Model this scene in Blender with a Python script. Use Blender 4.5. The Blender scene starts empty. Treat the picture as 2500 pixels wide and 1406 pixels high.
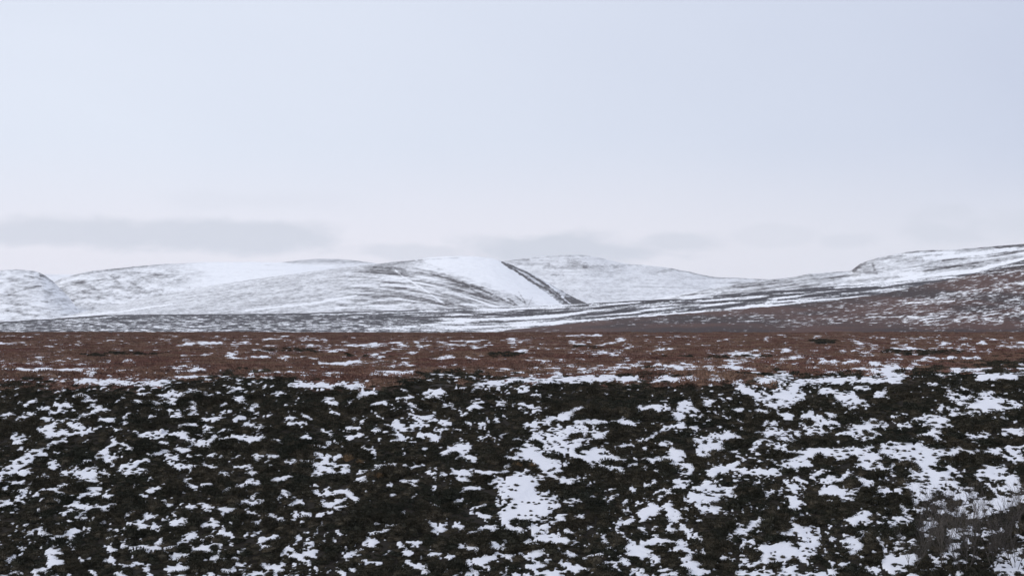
import bpy, math, random
import numpy as np

# ------------------------------------------------------------------ camera, sky, sun, exposure
scene = bpy.context.scene
COL = scene.collection
F = 3964.0                      # focal length in pixels of a 2500-wide frame
PITCH = math.atan(77.0 / F)
CAMZ = 10.0
cam_d = bpy.data.cameras.new("camera")
cam_d.sensor_width = 36.0
cam_d.lens = F / 2500.0 * 36.0
cam_d.clip_start = 0.5
cam_d.clip_end = 40000
cam = bpy.data.objects.new("camera", cam_d)
cam.location = (0, 0, CAMZ)
cam.rotation_euler = (math.radians(90) + PITCH, 0, 0)
COL.objects.link(cam)
scene.camera = cam

SUN_EL, SUN_AZ = math.radians(32), math.radians(-105)      # azimuth from +Y, negative = left
world = bpy.data.worlds.new("World")
scene.world = world
world.use_nodes = True
wn, wl = world.node_tree.nodes, world.node_tree.links
wn.clear()


def wmath(op, a=None, b=None, c=None, clamp=False):
    n = wn.new("ShaderNodeMath"); n.operation = op; n.use_clamp = clamp
    for i, v in enumerate((a, b, c)):
        if v is None: continue
        if isinstance(v, (int, float)): n.inputs[i].default_value = v
        else: wl.new(v, n.inputs[i])
    return n.outputs[0]


def wmap(v, a, b, c, d):
    n = wn.new("ShaderNodeMapRange"); n.interpolation_type = 'SMOOTHSTEP'
    wl.new(v, n.inputs[0])
    for i, k in enumerate((a, b, c, d)): n.inputs[i + 1].default_value = k
    return n.outputs[0]


def wmix(fac, a, b):
    n = wn.new("ShaderNodeMix"); n.data_type = 'RGBA'
    if isinstance(fac, (int, float)): n.inputs[0].default_value = fac
    else: wl.new(fac, n.inputs[0])
    for s, v in ((6, a), (7, b)):
        if isinstance(v, tuple): n.inputs[s].default_value = (*v, 1)
        else: wl.new(v, n.inputs[s])
    return n.outputs[2]


SKY_STRENGTH = 0.1
K = 1.0 / SKY_STRENGTH
tc = wn.new("ShaderNodeTexCoord")
sep = wn.new("ShaderNodeSeparateXYZ"); wl.new(tc.outputs["Generated"], sep.inputs[0])
az = wmath('ARCTAN2', sep.outputs[0], sep.outputs[1])
el = wmath('ARCSINE', sep.outputs[2])
sky = wn.new("ShaderNodeTexSky"); sky.sky_type = 'NISHITA'; sky.sun_disc = False
sky.sun_elevation = SUN_EL; sky.sun_rotation = SUN_AZ


def wnoise(scale, detail, sx=1.0, sz=1.0, dist=0.0):
    m = wn.new("ShaderNodeMapping"); wl.new(tc.outputs["Generated"], m.inputs[0])
    m.inputs["Scale"].default_value = (sx, sx, sz)
    n = wn.new("ShaderNodeTexNoise"); wl.new(m.outputs[0], n.inputs["Vector"])
    n.inputs["Scale"].default_value = scale; n.inputs["Detail"].default_value = detail
    n.inputs["Distortion"].default_value = dist
    return n.outputs[0]


def c3(r, g, b):
    lin = lambda s: ((s / 255 + 0.055) / 1.055) ** 2.4 if s > 10 else s / 255 / 12.92
    return (lin(r) * K, lin(g) * K, lin(b) * K)


soft = wnoise(2.2, 3, 1.0, 2.0, 0.4)
left_col = c3(231, 238, 252)
right_col = c3(206, 214, 234)
side = wmath('ADD', wmap(az, -0.34, 0.44, 0.0, 1.0), wmath('MULTIPLY', wmath('SUBTRACT', soft, 0.5), 0.9), clamp=True)
upper = wmix(side, left_col, right_col)
hor = wmix(wmap(az, -0.1, 0.35, 0, 1), c3(242, 241, 251), c3(231, 233, 244))
ef = wmath('ADD', el, wmath('MULTIPLY', wmath('SUBTRACT', soft, 0.5), 0.05))
base_sky = wmix(wmap(ef, 0.025, 0.11, 0.0, 1.0), hor, upper)
# low grey stratus banks (azimuth, elevation, half width, half height, strength)
warp = wnoise(16, 4, 1.0, 2.6, 0.3)
warp2 = wnoise(40, 3, 1.0, 2.2)
wz = wmath('ADD', wmath('SUBTRACT', warp, 0.5), wmath('MULTIPLY', wmath('SUBTRACT', warp2, 0.5), 0.5))


def bank(px, py, hw, hh, s):
    a0, e0 = math.atan((px - 1250) / F), math.atan((780 - py) / F)
    dx = wmath('MULTIPLY', wmath('SUBTRACT', az, a0), F / hw)
    dy = wmath('MULTIPLY', wmath('SUBTRACT', el, e0), F / hh)
    r = wmath('SQRT', wmath('ADD', wmath('MULTIPLY', dx, dx), wmath('MULTIPLY', dy, dy)))
    r = wmath('ADD', r, wmath('MULTIPLY', wz, 1.9))
    return wmath('MULTIPLY', wmap(r, 1.15, 0.45, 0, 1), s)


dens = None
for b in ((190, 580, 320, 40, 0.8), (400, 576, 300, 44, 0.85), (610, 574, 260, 50, 0.9), (1000, 618, 260, 26, 0.6), (1380, 612, 330, 46, 1.0),
          (1640, 592, 120, 34, 0.7), (620, 500, 230, 36, 0.15), (2290, 570, 120, 50, 0.6), (2080, 590, 90, 24, 0.45),
          (1900, 575, 120, 30, 0.3), (2600, 560, 200, 40, 0.5), (-300, 580, 260, 40, 0.8)):
    d = bank(*b)
    dens = d if dens is None else wmath('MAXIMUM', dens, d)
cloudy = wmix(dens, base_sky, c3(214, 219, 232))
final = wmix(0.05, cloudy, sky.outputs[0])
bg = wn.new("ShaderNodeBackground"); wl.new(final, bg.inputs[0]); bg.inputs[1].default_value = SKY_STRENGTH
wo = wn.new("ShaderNodeOutputWorld"); wl.new(bg.outputs[0], wo.inputs[0])

sun_d = bpy.data.lights.new("sun", 'SUN'); sun_d.energy = 1.15; sun_d.angle = math.radians(18); sun_d.color = (1, 0.96, 0.9)
sun = bpy.data.objects.new("sun", sun_d); COL.objects.link(sun)
sun.rotation_euler = (math.radians(90) - SUN_EL, 0, math.pi - SUN_AZ)

vs = scene.view_settings
vs.view_transform = 'Standard'; vs.look = 'None'; vs.exposure = 0.0; vs.gamma = 1.0; vs.use_curve_mapping = False
scene.cycles.volume_bounces = 1
scene.cycles.max_bounces = 6
scene.cycles.use_denoising = True

# ------------------------------------------------------------------ numeric helpers
SN, CS = math.sin(PITCH), math.cos(PITCH)


def project(x, y, z):
    z = z - CAMZ
    d = y * CS + z * SN
    d = np.where(d < 0.5, 0.5, d)
    v = -y * SN + z * CS
    return 1250 + F * x / d, 703 - F * v / d


def height_at(py, y):
    t = (703 - py) / F
    return CAMZ + y * (t * CS + SN) / (CS - t * SN)


def x_at(px, y, z):
    return (px - 1250) / F * (y * CS + (z - CAMZ) * SN)


def _hash(ix, iy, seed):
    h = (ix.astype(np.int64) * 374761393 + iy.astype(np.int64) * 668265263 + seed * 1442695041) & 0xFFFFFFFF
    h = ((h ^ (h >> 13)) * 1274126177) & 0xFFFFFFFF
    h = (h ^ (h >> 16)) & 0xFFFFFF
    return h / float(0xFFFFFF)


def vnoise(x, y, seed=0):
    ix, iy = np.floor(x), np.floor(y)
    fx, fy = x - ix, y - iy
    fx = fx * fx * (3 - 2 * fx); fy = fy * fy * (3 - 2 * fy)
    a = _hash(ix, iy, seed); b = _hash(ix + 1, iy, seed); c = _hash(ix, iy + 1, seed); d = _hash(ix + 1, iy + 1, seed)
    return (a * (1 - fx) + b * fx) * (1 - fy) + (c * (1 - fx) + d * fx) * fy


def fbm(x, y, octv=4, seed=0, gain=0.5):
    """roughly -1 .. 1"""
    s = np.zeros(np.broadcast(x, y).shape); a = 1.0; t = 0.0
    ca, sa = math.cos(0.6), math.sin(0.6)
    for o in range(octv):
        s += a * (vnoise(x, y, seed + o * 17) - 0.5) * 2; t += a
        a *= gain
        x, y = (x * ca - y * sa) * 2.03 + 7.1, (x * sa + y * ca) * 2.03 - 3.7
    return s / t * 1.6


def fbm_ax(x, y, octv=4, seed=0, gain=0.55):
    """fbm without rotation, keeps stretched axes stretched"""
    s = np.zeros(np.broadcast(x, y).shape); a = 1.0; t = 0.0
    for o in range(octv):
        s += a * (vnoise(x, y, seed + o * 17) - 0.5) * 2; t += a
        a *= gain
        x, y = x * 2.07 + 7.1, y * 2.03 - 3.7
    return s / t * 1.6


def sstep(a, b, x):
    t = np.clip((x - a) / (b - a), 0, 1)
    return t * t * (3 - 2 * t)


def poly(pts):
    xs = np.array([p[0] for p in pts], float); ys = np.array([p[1] for p in pts], float)
    return lambda px: np.interp(px, xs, ys)


def smooth_poly(pts, r):
    f = poly(pts)
    k = np.linspace(-1, 1, 9); w = (1 - k * k) + 0.02; w /= w.sum()
    return lambda px: sum(wi * f(px + ki * r) for wi, ki in zip(w, k))


def stroke_field(px, py, pts, w):
    """1 - dist/halfwidth to a polyline with half width w (scalar or start,end)"""
    best = np.full(np.broadcast(px, py).shape, -9.0)
    n = len(pts) - 1
    for i in range(n):
        (x1, y1), (x2, y2) = pts[i], pts[i + 1]
        dx, dy = x2 - x1, y2 - y1
        L = dx * dx + dy * dy + 1e-6
        t = np.clip(((px - x1) * dx + (py - y1) * dy) / L, 0, 1)
        d = np.hypot(px - x1 - t * dx, py - y1 - t * dy)
        if isinstance(w, tuple):
            tt = (i + t) / n; hw = w[0] + (w[1] - w[0]) * tt
        else: hw = w
        best = np.maximum(best, 1 - d / hw)
    return best


# ------------------------------------------------------------------ materials
def new_mat(name):
    m = bpy.data.materials.new(name); m.use_nodes = True
    nt = m.node_tree; nt.nodes.clear()
    out = nt.nodes.new("ShaderNodeOutputMaterial")
    bs = nt.nodes.new("ShaderNodeBsdfPrincipled")
    nt.links.new(bs.outputs[0], out.inputs[0])
    bs.inputs["Roughness"].default_value = 0.85
    bs.inputs["Specular IOR Level"].default_value = 0.15
    return m, nt, bs


def node(nt, typ, **kw):
    n = nt.nodes.new(typ)
    for k, v in kw.items(): setattr(n, k, v)
    return n


def nmix(nt, fac, a, b):
    n = nt.nodes.new("ShaderNodeMix"); n.data_type = 'RGBA'
    if isinstance(fac, (int, float)): n.inputs[0].default_value = fac
    else: nt.links.new(fac, n.inputs[0])
    for s, v in ((6, a), (7, b)):
        if isinstance(v, tuple): n.inputs[s].default_value = (*v, 1)
        else: nt.links.new(v, n.inputs[s])
    return n.outputs[2]


SNOW = (0.735, 0.740, 0.785)          # grassy snow close by, its dimmer light put into the colour
SNOW_LIT = (0.95, 0.955, 0.975)    # same snow on hills and far moor, brighter light painted into it


def terrain_mat(name, fine_scale, stretch, contrast, bump_scale, bump_dist, soft=0.15, snow=None, rough=0.65):
    """snow cover attribute against the plant tint attribute, broken up by fine noise"""
    m, nt, bs = new_mat(name)
    geo = node(nt, "ShaderNodeTexCoord")
    mp = node(nt, "ShaderNodeMapping"); nt.links.new(geo.outputs["Object"], mp.inputs[0])
    mp.inputs["Scale"].default_value = stretch
    nz = node(nt, "ShaderNodeTexNoise"); nt.links.new(mp.outputs[0], nz.inputs["Vector"])
    nz.inputs["Scale"].default_value = fine_scale; nz.inputs["Detail"].default_value = 6; nz.inputs["Roughness"].default_value = rough
    a = node(nt, "ShaderNodeAttribute", attribute_name="snow")
    t = node(nt, "ShaderNodeAttribute", attribute_name="tint")
    ad = node(nt, "ShaderNodeMath", operation='MULTIPLY_ADD')
    nt.links.new(nz.outputs[0], ad.inputs[0]); ad.inputs[1].default_value = contrast
    nt.links.new(a.outputs["Fac"], ad.inputs[2])
    mr = node(nt, "ShaderNodeMapRange", interpolation_type='SMOOTHSTEP')
    nt.links.new(ad.outputs[0], mr.inputs[0])
    mr.inputs[1].default_value = 0.5 * contrast + 0.5 - soft; mr.inputs[2].default_value = 0.5 * contrast + 0.5 + soft
    nz2 = node(nt, "ShaderNodeTexNoise"); nt.links.new(mp.outputs[0], nz2.inputs["Vector"])
    nz2.inputs["Scale"].default_value = fine_scale * 2.7; nz2.inputs["Detail"].default_value = 3
    hsv = node(nt, "ShaderNodeMixRGB", blend_type='MULTIPLY'); hsv.inputs[0].default_value = 1.0
    nt.links.new(t.outputs["Color"], hsv.inputs[1])
    cr = node(nt, "ShaderNodeMapRange"); nt.links.new(nz2.outputs[0], cr.inputs[0])
    cr.inputs[1].default_value = 0.3; cr.inputs[2].default_value = 0.7; cr.inputs[3].default_value = 0.6; cr.inputs[4].default_value = 1.4
    nt.links.new(cr.outputs[0], hsv.inputs[2])
    col = nmix(nt, mr.outputs[0], hsv.outputs[0], snow or SNOW)
    nt.links.new(col, bs.inputs["Base Color"])
    bp = node(nt, "ShaderNodeBump"); bp.inputs["Strength"].default_value = 0.8; bp.inputs["Distance"].default_value = bump_dist
    nz3 = node(nt, "ShaderNodeTexNoise"); nt.links.new(geo.outputs["Object"], nz3.inputs["Vector"])
    nz3.inputs["Scale"].default_value = bump_scale; nz3.inputs["Detail"].default_value = 4
    nt.links.new(nz3.outputs[0], bp.inputs["Height"]); nt.links.new(bp.outputs[0], bs.inputs["Normal"])
    return m


def plant_mat(name, ca, cb, cc, patch_scale=0.15):
    """plant colour varied per clump and over the ground"""
    m, nt, bs = new_mat(name)
    oi = node(nt, "ShaderNodeObjectInfo")
    nz = node(nt, "ShaderNodeTexNoise"); nt.links.new(oi.outputs["Location"], nz.inputs["Vector"])
    nz.inputs["Scale"].default_value = patch_scale; nz.inputs["Detail"].default_value = 3
    mr = node(nt, "ShaderNodeMapRange"); nt.links.new(nz.outputs[0], mr.inputs[0])
    mr.inputs[1].default_value = 0.38; mr.inputs[2].default_value = 0.62
    col = nmix(nt, mr.outputs[0], ca, cb)
    mr2 = node(nt, "ShaderNodeMapRange"); nt.links.new(oi.outputs["Random"], mr2.inputs[0])
    mr2.inputs[1].default_value = 0.55; mr2.inputs[2].default_value = 1.0; mr2.inputs[3].default_value = 0.0; mr2.inputs[4].default_value = 0.75
    col = nmix(nt, mr2.outputs[0], col, cc)
    geo = node(nt, "ShaderNodeTexCoord")
    n2 = node(nt, "ShaderNodeTexNoise"); nt.links.new(geo.outputs["Object"], n2.inputs["Vector"]); n2.inputs["Scale"].default_value = 25
    mr3 = node(nt, "ShaderNodeMapRange"); nt.links.new(n2.outputs[0], mr3.inputs[0])
    mr3.inputs[1].default_value = 0.3; mr3.inputs[2].default_value = 0.7; mr3.inputs[3].default_value = 0.6; mr3.inputs[4].default_value = 1.5
    mu = node(nt, "ShaderNodeMixRGB", blend_type='MULTIPLY'); mu.inputs[0].default_value = 1
    nt.links.new(col, mu.inputs[1]); nt.links.new(mr3.outputs[0], mu.inputs[2])
    nt.links.new(mu.outputs[0], bs.inputs["Base Color"])
    bs.inputs["Specular IOR Level"].default_value = 0.05
    return m


M_GROUND = terrain_mat("snowy_peat", 7.0, (1, 1, 1), 0.9, 6.0, 0.04, 0.18, None, 0.7)
M_MOOR = terrain_mat("snowy_moor", 0.5, (1, 0.25, 1), 2.2, 0.5, 0.3, 0.32, SNOW_LIT, 0.8)
M_HILL = terrain_mat("snowy_hill", 0.09, (1, 0.7, 1.6), 1.15, 0.05, 3.0, 0.50, SNOW_LIT, 0.78)
M_HEATHER = plant_mat("winter_heather", (0.025, 0.026, 0.019), (0.038, 0.033, 0.023), (0.085, 0.070, 0.050), 0.45)
M_BROWN = plant_mat("brown_moor_growth", (0.165, 0.085, 0.067), (0.215, 0.138, 0.098), (0.068, 0.042, 0.037), 0.14)
M_TAN = plant_mat("bleached_grass", (0.20, 0.13, 0.07), (0.16, 0.10, 0.06), (0.26, 0.20, 0.11))
M_BUSH = plant_mat("dark_evergreen_bush", (0.018, 0.020, 0.014), (0.022, 0.022, 0.016), (0.03, 0.028, 0.02))
M_BARK = plant_mat("grey_bark", (0.10, 0.088, 0.080), (0.07, 0.06, 0.054), (0.13, 0.115, 0.10))
M_SNOW, _nt, _bs = new_mat("snow")
_bs.inputs["Base Color"].default_value = (*SNOW, 1)
_tc = node(_nt, "ShaderNodeTexCoord"); _n = node(_nt, "ShaderNodeTexNoise"); _n.inputs["Scale"].default_value = 9
_nt.links.new(_tc.outputs["Object"], _n.inputs["Vector"]); _b = node(_nt, "ShaderNodeBump"); _b.inputs["Distance"].default_value = 0.03
_nt.links.new(_n.outputs[0], _b.inputs["Height"]); _nt.links.new(_b.outputs[0], _bs.inputs["Normal"])


# ------------------------------------------------------------------ mesh helpers
def tag(o, label, cat=None, group=None, kind=None):
    o["label"] = label
    if cat: o["category"] = cat
    if group: o["group"] = group
    if kind: o["kind"] = kind
    return o


def grid_object(name, X, Y, Z, snow, tint, mat):
    R, C = X.shape
    me = bpy.data.meshes.new(name)
    co = np.stack([X, Y, Z], -1).reshape(-1, 3).astype(np.float32)
    idx = np.arange(R * C).reshape(R, C)
    q = np.stack([idx[:-1, :-1], idx[:-1, 1:], idx[1:, 1:], idx[1:, :-1]], -1).reshape(-1).astype(np.int32)
    nf = (R - 1) * (C - 1)
    me.vertices.add(R * C); me.vertices.foreach_set("co", co.ravel())
    me.loops.add(nf * 4); me.loops.foreach_set("vertex_index", q)
    me.polygons.add(nf)
    me.polygons.foreach_set("loop_start", np.arange(0, nf * 4, 4, dtype=np.int32))
    me.polygons.foreach_set("loop_total", np.full(nf, 4, dtype=np.int32))
    me.update(calc_edges=True)
    me.polygons.foreach_set("use_smooth", np.ones(nf, dtype=bool))
    a = me.attributes.new("snow", 'FLOAT', 'POINT'); a.data.foreach_set("value", snow.ravel().astype(np.float32))
    t = me.attributes.new("tint", 'FLOAT_COLOR', 'POINT')
    rgba = np.concatenate([tint, np.ones((*tint.shape[:-1], 1))], -1).astype(np.float32)
    t.data.foreach_set("color", rgba.ravel())
    me.materials.append(mat)
    o = bpy.data.objects.new(name, me); COL.objects.link(o)
    return o


def lerp3(a, b, t):
    return np.array(a) * (1 - t[..., None]) + np.array(b) * t[..., None]


# ------------------------------------------------------------------ snow patches on the near slope, read off the place
# x1 y1 x2 y2 width (m = thin, broken snow), three neighbouring stretches of the slope
P_A = """515 75 700 80 20;700 80 900 92 26;900 92 1130 86 16;0 10 400 12 12;300 8 780 6 14;1200 12 1350 15 12;1350 8 1600 10 10;1690 38 1850 46 18;1980 98 2362 105 26;2220 35 2300 45 14;
525 165 575 180 30;430 125 465 135 12;390 230 480 235 22;925 210 1190 214 9;1040 232 1190 217 8;1090 180 1180 190 34;940 160 985 165 18;1300 150 1340 145 25;1380 160 1410 155 25;1310 230 1330 240 30;1590 185 1650 215 32;1540 125 1590 130 13;2220 190 2260 230 42;2230 280 2280 290 24;1690 260 1745 240 34;0 305 85 285 26;0 335 30 335 20;120 320 225 308 38;260 260 320 258 20;150 230 250 190 16;310 285 480 272 13;270 330 330 318 20;310 375 360 390 42;270 410 350 412 34;370 342 560 330 10;540 320 640 285 20;610 210 660 205 20;620 250 700 262 30;480 368 540 388 24;520 422 610 408 25;690 346 775 340 34;640 400 680 372 14;750 395 820 402 13;830 380 850 345 12;860 300 940 302 20;1000 275 1070 258 18;1150 268 1212 310 44;1280 290 1330 284 20;1400 330 1470 328 24;1600 326 1650 315 24;1500 295 1590 272 10;1240 370 1320 376 24;1390 398 1440 412 22;1670 375 1750 385 50m;1770 376 1835 380 14;1940 320 1990 332 20;1980 352 2070 356 13;2060 300 2108 320 24;2200 400 2290 485 18;100 455 170 475 44;330 438 440 428 40;440 440 520 430 24;560 432 605 400 20;920 430 1030 442 25;1060 436 1120 425 38;1120 440 1185 425 12;1210 442 1285 428 30;1300 468 1385 494 20;1440 480 1520 468 50;1600 458 1700 478 34;1720 466 1780 458 30;1790 460 1905 472 15;2060 445 2100 452 24;1390 522 1412 512 22;660 588 740 530 24;740 520 795 478 26;790 490 900 532 13;210 552 330 528 25;320 522 380 488 30;380 480 470 455 18;160 580 220 578 40;250 575 305 580 25;130 622 210 618 35;60 652 120 648 34;1000 590 1090 555 18;1090 556 1210 538 15;1220 538 1280 525 40;1140 580 1190 592 20;1270 568 1310 590 11;1420 580 1485 572 24;1510 546 1580 550 13;1560 590 1660 592 17;1740 582 1785 578 34;1820 576 1912 578 20;2100 510 2160 522 13;2170 520 2255 498 16;2130 570 2180 576 20;2250 582 2295 566 24;2180 598 2240 612 44;2120 632 2230 628 34;2250 642 2362 648 22;1930 618 2105 612 15;2130 662 2255 690 44;2120 710 2160 700 20;2270 700 2362 668 24;820 655 885 648 24;870 672 960 692 54;900 640 985 608 20;1195 652 1270 655 42;1280 640 1480 656 11;1580 655 1705 658 13;0 700 80 688 30;100 690 180 688 34;0 740 50 738 30;350 635 372 642 38;520 690 650 710 66m;410 700 475 698 22;400 790 460 768 34;320 800 400 800 15;470 780 545 756 20;600 800 672 800 15;690 770 742 698 11;150 830 205 798 28;0 910 125 888 34;80 762 150 752 11;1250 746 1292 744 11;1280 778 1312 792 24;1370 770 1440 776 13;1490 702 1525 698 28;1690 692 1732 686 25;1860 748 1905 742 30;1930 732 1990 718 30;1010 812 1115 798 24;1500 832 1570 800 16;1620 792 1725 768 38;540 852 582 834 13;710 852 752 850 24;940 858 1002 852 8;1730 862 1772 848 28;1680 896 1792 888 18;2120 826 2235 832 20;2250 836 2362 824 18;1930 820 1982 862 20;1950 900 1982 898 30;2000 902 2052 898 24;2180 888 2222 922 24;2250 912 2340 878 34;2280 930 2322 928 20;2160 985 2245 958 20;1610 906 1655 888 13;530 908 562 922 38;560 920 700 932 24;700 930 785 918 17;370 880 405 885 15;430 972 485 948 15;520 988 548 1002 22;1000 900 1030 920 24;1120 896 1152 894 30;1290 920 1445 908 28;1400 955 1435 960 16;1490 946 1535 942 30;1560 940 1605 940 11;1690 960 1805 986 11;1800 990 1862 988 34;1710 1020 1762 1020 13;1880 1016 1925 1008 20;2010 990 2085 984 30;2060 1030 2105 1018 17;975 985 1042 992 17;1190 1032 1262 1018 44;1130 1015 1182 1036 10;880 1046 942 1038 25;940 1070 985 1064 20;1380 1046 1472 1030 22;1040 1050 1062 1062 42m;260 1086 272 1060 34;590 1072 612 1040 24;620 1026 682 1018 13;720 1020 772 1016 16m;310 1132 500 1128 30;460 1100 512 1088 30;1500 1112 1562 1108 24;720 1140 805 1134 14;1770 1150 1865 1138 24;1780 1188 1832 1192 34;2000 1136 2032 1130 11;2280 1112 2294 1080 11;850 1188 942 1222 48;980 1206 1102 1184 30;1120 1216 1205 1188 24;1220 1162 1312 1108 34;720 1230 772 1224 40;720 1302 772 1290 48;340 1232 432 1228 44;130 1216 172 1210 24;0 1230 42 1224 17;60 1280 112 1274 48;340 1310 412 1300 30;500 1206 532 1212 17;540 1290 592 1278 22;1180 1266 1292 1248 34;1290 1240 1372 1188 28;1380 1188 1424 1228 28;1440 1276 1492 1268 22;1600 1262 1662 1228 34;1620 1298 1642 1342 26;2090 1178 2112 1192 30;2080 1230 2142 1242 24;1890 1236 1972 1208 22;1990 1250 2032 1262 34;2040 1270 2105 1302 24;1840 1346 1905 1328 34;1770 1318 1832 1342 20;2340 1208 2362 1282 34;840 1332 902 1318 24;900 1310 952 1310 17;990 1338 1012 1392 24;1130 1350 1222 1362 28;1230 1340 1282 1340 44;1200 1390 1262 1400 34;60 1376 142 1374 20;0 1390 32 1396 24;230 1366 312 1358 24;240 1396 402 1394 13;640 1358 652 1392 28;780 1390 862 1396 20;1520 1372 1592 1358 34;1650 1392 1762 1384 24;2300 1354 2332 1392 28;1410 1390 1482 1396 24"""
P_B = """0 112 90 106 30;270 42 460 20 24;140 36 205 20 18;900 110 1050 85 22;1000 95 1130 70 30;1130 70 1400 74 22;1400 66 1640 70 15;1640 66 1900 60 15;1900 60 1975 60 9;2090 60 2362 62 10;1390 40 1442 46 24;70 165 182 154 28;160 242 252 208 26;0 220 22 220 20;520 160 632 148 34;560 182 622 174 18;380 196 422 180 20;420 242 472 244 20;660 240 692 244 30m;800 262 882 244 13;870 216 902 198 22;770 300 812 300 12;1150 130 1212 132 17;1190 240 1272 262 34m;1020 222 1082 240 20m;440 310 562 310 13;460 340 502 350 15;560 330 692 356 9;280 390 372 370 44;360 390 472 384 30;330 440 372 462 30;0 392 92 384 13;0 452 82 438 24;40 332 132 336 20m;510 440 602 462 44;620 412 652 398 24;180 410 204 410 18;880 382 942 354 13;970 350 1002 334 15m;980 470 1012 460 13m;110 530 192 566 20;390 526 432 524 15;500 530 532 530 10;690 530 822 518 48;640 560 782 554 17;760 592 852 600 38;1090 590 1132 596 28;1210 365 1302 358 17;1290 380 1362 340 54m;1340 330 1482 320 30;1430 300 1552 280 30;1550 262 1602 248 17;1530 350 1742 350 24;1370 400 1502 422 44m;1500 390 1602 400 30m;1600 430 1782 430 20m;1560 462 1752 438 20m;1300 450 1402 522 70m;1400 480 1502 552 60m;1520 500 1562 512 38m;1480 546 1402 550 24;1200 540 1322 612 84;1330 640 1422 660 62;1330 690 1392 702 50;1600 572 1702 558 58;1640 600 1862 600 34;1780 570 1862 602 30;1860 510 1922 516 24m;1840 345 1942 360 40;2020 466 2102 428 13;2110 410 2142 390 13;2140 376 2272 380 22;1960 262 2052 248 28m;2060 270 2152 238 28m;2200 310 2332 310 24;2250 222 2312 250 40m;2345 390 2360 390 24;2070 610 2262 600 30;2180 560 2242 552 30;2110 500 2152 512 20;2180 640 2232 630 28;1660 650 1762 660 20m;1780 650 1862 682 20m;90 686 182 678 14;180 656 302 644 34;380 656 492 644 10;540 700 642 706 15;700 690 842 700 30;840 692 962 690 17;960 690 1082 690 12;760 730 822 728 28m;830 720 882 730 20m;1060 660 1102 654 20;1120 690 1222 690 10;990 740 1062 772 44m;1010 790 1062 810 28m;1120 762 1262 758 72;1180 800 1242 802 72;1090 830 1232 882 92;1130 902 1332 902 104;1060 962 1332 962 74;1180 1000 1402 1012 44m;1060 1020 1202 1012 40m;1370 910 1432 920 24;1400 990 1482 1020 28m;1310 730 1402 730 17m;1450 740 1562 738 44m;1340 850 1402 862 30m;960 1060 1052 1054 28;1070 1070 1172 1082 50;1230 1060 1332 1072 44;1260 1110 1452 1130 40;1270 1140 1532 1166 34;1480 1080 1522 1102 24m;840 1090 922 1086 28;1210 1160 1242 1162 24;1230 1262 1332 1228 28;370 752 462 748 22;100 740 162 740 20;270 770 302 776 20;780 812 882 798 28;720 850 742 882 24;550 812 572 788 10;270 852 322 838 14;0 830 22 862 38;30 870 72 882 20;560 930 602 930 24;840 970 962 992 17;880 916 912 914 15;540 1010 572 1052 30;720 1050 782 1072 28;580 1086 642 1068 30;190 1040 322 1056 10;170 1100 312 1064 11;120 1150 192 1182 38;330 1180 372 1192 18;420 1166 482 1172 30;750 1196 852 1212 28;960 1190 1062 1202 44;0 1242 72 1240 22;90 1300 202 1306 17;0 1350 52 1366 17;350 1240 432 1240 24m;560 1250 632 1250 17m;680 1270 702 1268 15;400 1300 442 1332 28;480 1320 512 1332 44;520 1370 572 1364 20;810 1320 902 1308 60m;900 1290 1002 1268 34;1000 1250 1112 1262 28;780 1390 862 1378 34;1230 1330 1332 1308 24;1020 1370 1102 1392 20m;1140 1400 1222 1396 24;1290 1390 1442 1384 24;1470 1262 1542 1248 20;1480 1310 1512 1332 24;1500 1340 1622 1342 24;1690 1246 1712 1250 13;1930 1200 2032 1232 60;1980 1182 2102 1158 34;2100 1170 2242 1168 28;1890 1230 1942 1240 20;2180 1092 2272 1058 28;1830 1040 1912 1018 22m;1830 1060 1862 1132 24m;1980 960 2082 948 50;2000 1000 2062 918 40;1960 1050 2002 1112 22m;2170 920 2212 1002 44;2220 960 2262 1012 40;2120 862 2192 808 24;2210 780 2302 748 24;2330 870 2362 882 50;1490 890 1572 890 18m;1800 870 1832 840 14;1710 1270 1742 1312 14;1770 1300 1902 1310 16m;1860 1290 1880 1290 28;2290 1340 2362 1308 40;2140 1390 2232 1384 22;2270 1210 2292 1220 17"""
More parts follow.
